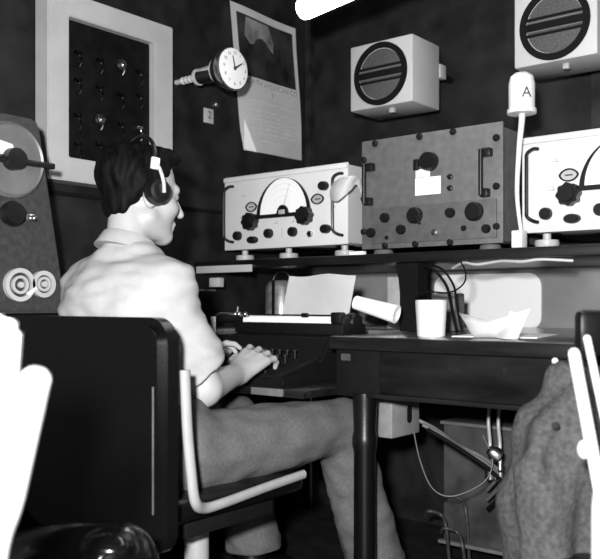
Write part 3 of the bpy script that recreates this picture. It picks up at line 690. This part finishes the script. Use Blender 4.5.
# hair
f = Field(HC-Vector((.16, .16, .16)), HC+Vector((.16, .16, .18)), .0034)
f.ell(hp(0, -.014, .034), (.079, .101, .091), .02, HRn)
f.ell(hp(.0, .045, .095), (.06, .058, .03), .025, HRn)
f.ell(hp(.0, -.06, .05), (.068, .064, .07), .02, HRn)
f.ell(hp(.0, -.062, -.03), (.055, .038, .045), .02, HRn)
pn = HR @ Vector((0, .78, -.63))
f.cut(hp(0, 0, .002), pn, HC-Vector((.17, .17, .17)), HC+Vector((.17, .17, .19)), .012)
solid('hair', f, M_HAIR, man, folds(.009, 45, 45, 20, 3), PO)
# shirt
f = Field((-1.98, 1.12, .50), (-1.2, 1.62, 1.12), .0045)
f.cap((-1.545, 1.325, .545), (-1.575, 1.32, .72), .112, .112, .03, (1.48, 1, 1))
f.cap((-1.575, 1.32, .72), (-1.615, 1.32, .855), .112, .116, .04, (1.42, 1, 1))
f.cap(sho[-1], sho[1], .058, .055, .05)
f.ell((-1.615, 1.285, .86), (.165, .10, .13), .05)
f.cap((-1.618, 1.325, .94), (-1.632, 1.345, 1.03), .075, .059, .035)
f.cap((-1.76, 1.325, .925), (-1.64, 1.33, .985), .045, .045, .06); f.cap((-1.475, 1.325, .925), (-1.60, 1.33, .985), .045, .045, .06)
for s in (1, -1):
    a = Vector(sho[s]); b = Vector(elb[s]); e = a.lerp(b, .93)
    f.cap(a, e, .062, .060, .035); f.cap(a.lerp(b, .7), a.lerp(b, 1.05), .056, .064, .03)
    f.ell(a.lerp(b, .64)+Vector((0, .028, 0)), (.05, .05, .055), .03)
    dn = (b-a).normalized(); dn = (dn+Vector((0, .35, 0))).normalized()
    f.cut(a.lerp(b, .84), dn, b-Vector((.12, .12, .13)), b+Vector((.12, .12, .1)), .004)
f.cut((-1.628, 1.34, 1.035), (0.05, .45, 1), (-1.75, 1.2, .98), (-1.5, 1.5, 1.12), .004)
def shirt_disp(V):
    a = folds(.008, 9, 9, 14, 1)(V)+folds(.007, 16, 16, 40, 5)(V); return a
solid('shirt', f, M_SHIRT, man, shirt_disp, PO)
obj('collar', lathe(B(), [(.060, -.03), (.080, -.03), (.074, -.015), (.067, .006), (.064, .009), (.061, .006), (.060, -.03)], Vector((-1.632, 1.338, 1.034))-Vector(PO), (.03, .33, 1), 36), M_SHIRT, man, 80)
# trousers
f = Field((-1.92, 1.12, .08), (-1.14, 2.12, .68), .0046)
f.cap((-1.60, 1.325, .545), (-1.47, 1.325, .545), .108, .108, .03)
f.cap((-1.58, 1.325, .56), (-1.5, 1.325, .60), .10, .10, .03, (1.2, 1, 1))
for s in (1, -1):
    k_ = Vector(knee[s]); a_ = Vector(ank[s])
    f.cap(hip[s], k_, .098, .076, .04); f.cap(k_-Vector((0, 0, .02)), a_+Vector((0, 0, .03)), .074, .085, .02)
    f.cut(a_+Vector((0, 0, .035)), (0, 0, -1), a_-Vector((.15, .15, .2)), a_+Vector((.15, .15, .1)), .004)
f.cut((-1.54, 1.33, .655), (0, 0, 1), (-1.8, 1.15, .6), (-1.3, 1.5, .7), .004)
solid('trousers', f, M_TROUS, man, lambda V: folds(.009, 11, 7, 12, 8)(V)+folds(.006, 26, 14, 26, 2)(V), PO)
bt = B(); tube(bt, [(-1.55+.15*math.cos(a)-PO[0], 1.325+.105*math.sin(a)-PO[1], .625) for a in [2*PI*i/24 for i in range(25)]], .014, 6, 1, .5); obj('belt', bt, M_BLACK, man)
for s in (1, -1):
    a = Vector(ank[s]); f = Field(a-Vector((.09, .13, .11)), a+Vector((.1, .26, .1)), .005)
    f.cap(a+Vector((0, -.05, -.055)), a+Vector((.012*s, .06, -.055)), .046, .048, .02); f.cap(a+Vector((.012*s, .06, -.06)), a+Vector((.02*s, .165, -.065)), .046, .036, .02); f.cap(a+Vector((0, -.02, -.05)), a+Vector((0, -.01, .03)), .048, .045, .02)
    f.cut((a.x, a.y, .004), (0, 0, -1), a-Vector((.1, .14, .12)), a+Vector((.11, .27, -.05)), .003)
    solid('shoe', f, M_VINYL, man, None, PO)
# headphones
t = thing('headphones', 'black headphones worn over the dark hair of the seated man', 'headphones', HC)
def hl(r, f_, u): return HR @ Vector((r, f_, u))
ax = HR @ Vector((1, 0, 0))
for s in (1, -1):
    n_ = hl(s, 0, 0); o_ = hl(.080*s, -.006, -.004)
    e = obj('earcup', lathe(B(), [(.027, .012), (.031, .016), (.031, .028), (.027, .036), (.019, .038), (.017, .033), (0, .033)], o_, n_, 32), M_BLACK, t)
    obj('ear_cushion', lathe(B(), [(.022, 0), (.029, .002), (.033, .008), (.032, .014), (.023, .016)], o_, n_, 32), M_VINYL, e)
    y = B(); tube(y, [hl(.1175*s, .002, -.008), hl(.119*s, -.004, .02), hl(.108*s, -.012, .05), hl(.092*s, -.018, .068)], .0045, 8); obj('yoke', y, MATS['satin_nickel'], t)
    y = B(); box(y, hl(.0985*s, -.02, .062), (.010, .022, .03), .003, HR.to_euler()); obj('slider', y, M_WHITE, t)
pts = [hl(.096*math.cos(a), -.02, .068+.075*math.sin(a)) for a in [PI*i/16 for i in range(17)]]
obj('headband', tube(B(), pts, .007, 8, 2, .6), M_BLACK, t)
# ------------------------------------------------------------------ near chairs, jacket (their own axes: x across the view, y away)
t = thing('white_chair', 'white chair with glossy black seat close to the camera at bottom left', 'chair', (0, 0, 0), YAW)
def at(px, py, d): return ((px-300)/830*d, d, .88+(303-py)/830*d)
NM = mat('white_chair_paint', .6, .4, var=.03)
pA = at(-40, 318, .78); 
bm = B(); a = Vector(at(5, 322, .76)); b = Vector(at(-22, 600, .80))
d = B(); prism(d, [(-.12, 0), (.004, 0), (.018, -.012), (.016, -.04), (.0, -.24), (-.12, -.24)], (-.29, .80, .868), (1, 0, 0), (0, 0, 1), -.02)
bmesh.ops.bevel(d, geom=d.edges[:], offset=.006, segments=3, affect='EDGES'); obj('back_slat', d, NM, t)
d = B(); p0 = Vector(at(36, 379, .72)); p1 = Vector(at(-12, 600, .76)); p2 = p1+(p1-p0)*.55; p2.z = .0
tube(d, [p0, p0.lerp(p1, .5), p1, (p1.x-.03, p1.y+.02, .25), (p1.x-.05, p1.y+.03, 0)], .0125, 14, 6); lathe(d, [(.0125, 0), (.011, .005), (.006, .009), (0, .0095)], p0, p0-p1, 14)
obj('back_post', d, NM, t)
d = B(); q = Vector((-.32, 0, 0)); tube(d, [p0+q, p1+q, (p1.x-.35, p1.y+.02, .25), (p1.x-.37, p1.y+.03, 0)], .0125, 14, 6); obj('back_post', d, NM, t)
fs = Field((-.72, .93, .33), (-.18, 1.56, .54), .006)
fs.cap((-.62, 1.04, .42), (-.30, 1.04, .42), .05, .05, .05); fs.cap((-.60, 1.42, .43), (-.31, 1.42, .43), .05, .05, .05); fs.cap((-.46, 1.06, .42), (-.46, 1.4, .42), .05, .05, .1, (3, 1, 1))
fs.ell(at(108, 549, 1.36), (.045, .04, .028), .012); fs.ell(at(72, 550, 1.42), (.03, .04, .02), .012)  # bumps added to the seat, shaped to catch a flash highlight
M_GLOSS = mat('glossy_black_vinyl', .003, .2, var=.2, coat=.3)
solid('seat', fs, M_GLOSS, t, folds(.03, 6, 6, 3, 4))
for x, y in ((-.62, 1.42), (-.37, 1.42)): obj('front_leg', cyl(B(), (x, y, 0), (x, y, .38), .013), NM, t)
for x in (-.62, -.37): obj('seat_rail', tube(B(), [(x, .95, .375), (x, 1.45, .375)], .012, 8, 1), NM, t)

t = thing('tubular_chair', 'white tubular chair with black backrest at the right edge, jacket over it', 'chair', (0, 0, 0), YAW)
def post(pa, pb, r, z1):
    pa = Vector(pa); pb = Vector(pb); d = B(); k = (pb-pa)/(pa.z-pb.z)
    e = pb+k*(pb.z-z1); tube(d, [pa, pa.lerp(pb, .5), pb, e], r, 12, 4)
    lathe(d, [(r, 0), (r*.8, r*.5), (r*.4, r*.8), (0, r*.85)], pa, pa-pb, 12); return d
obj('back_post', post(at(574, 353, 1.22), at(601, 497, 1.16), .0088, .0), NM, t)
obj('back_post', post(at(587, 338, 1.30), at(611, 450, 1.25), .006, .0), NM, t)
d = B(); bx = at(612, 333, 1.34); box(d, (bx[0], 1.36, bx[2]), (.11, .03, .075), .012, (0, 0, .15)); obj('backrest', d, M_VINYL, t)
d = B(); bb = at(583, 449, 1.2); ball(d, (bb[0], bb[1]-.004, bb[2]), (.0095, .012, .014), 14); obj('frame_bolt', d, NM, t)
d = B(); tube(d, [at(606, 478, 1.2), at(601, 500, 1.2), at(600, 560, 1.2), (at(600, 600, 1.2)[0], 1.2, .0)], .012, 10, 6); obj('front_leg', d, NM, t)
obj('seat', box(B(), (.62, 1.42, .43), (.42, .4, .05), .02), M_VINYL, t)
for x, y in ((.8, 1.25), (.8, 1.6)): obj('leg', cyl(B(), (x, y, 0), (x, y, .41), .012), NM, t)
# jacket
d_ = 1.5
def jp(px, py, d=d_): return at(px, py, d)
f = Field((.30, 1.3, .22), (.80, 1.72, .82), .0055); s_ = d_/830
f.cap(jp(557, 374), jp(541, 440), .014, .05, .04, (1, 1.2, 1)); f.cap(jp(541, 440), jp(541, 500), .05, .062, .04, (1, 1.3, 1)); f.cap(jp(541, 500), jp(545, 600), .062, .068, .04, (1, 1.3, 1))
f.cap(jp(557, 374), jp(588, 440), .014, .06, .04, (1, 1.2, 1)); f.cap(jp(588, 440), jp(590, 600), .07, .09, .05, (1, 1.2, 1))
f.cap(jp(562, 378), jp(605, 385), .016, .03, .04)
f.cap(jp(578, 400, 1.45), jp(545, 430, 1.43), .012, .016, .03); f.cap(jp(545, 430, 1.43), jp(528, 470, 1.42), .016, .018, .03); f.cap(jp(528, 470, 1.42), jp(524, 560, 1.42), .018, .018, .03)
f.cap(jp(580, 440, 1.42), jp(552, 500, 1.41), .02, .02, .035); f.cap(jp(552, 500, 1.41), jp(548, 580, 1.41), .02, .03, .035)
jk = thing('jacket', 'dark grey wool jacket draped over the chair at the right edge', 'jacket', (0, 0, 0), YAW)
solid('cloth', f, M_JACK, jk, lambda V: folds(.014, 13, 10, 6, 2)(V)+folds(.011, 26, 20, 9, 6)(V))
d = B(); ball(d, jp(555, 361, 1.5), (.006, .006, .006), 12); cyl(d, jp(556, 364, 1.5), jp(557, 376, 1.5), .003); obj('hanging_loop', d, NM, jk)
d = B(); lathe(d, [(.007, 0), (.006, .003), (0, .0035)], jp(556, 426, 1.395), (0, -1, 0), 14); obj('button', d, M_BLACK, jk)
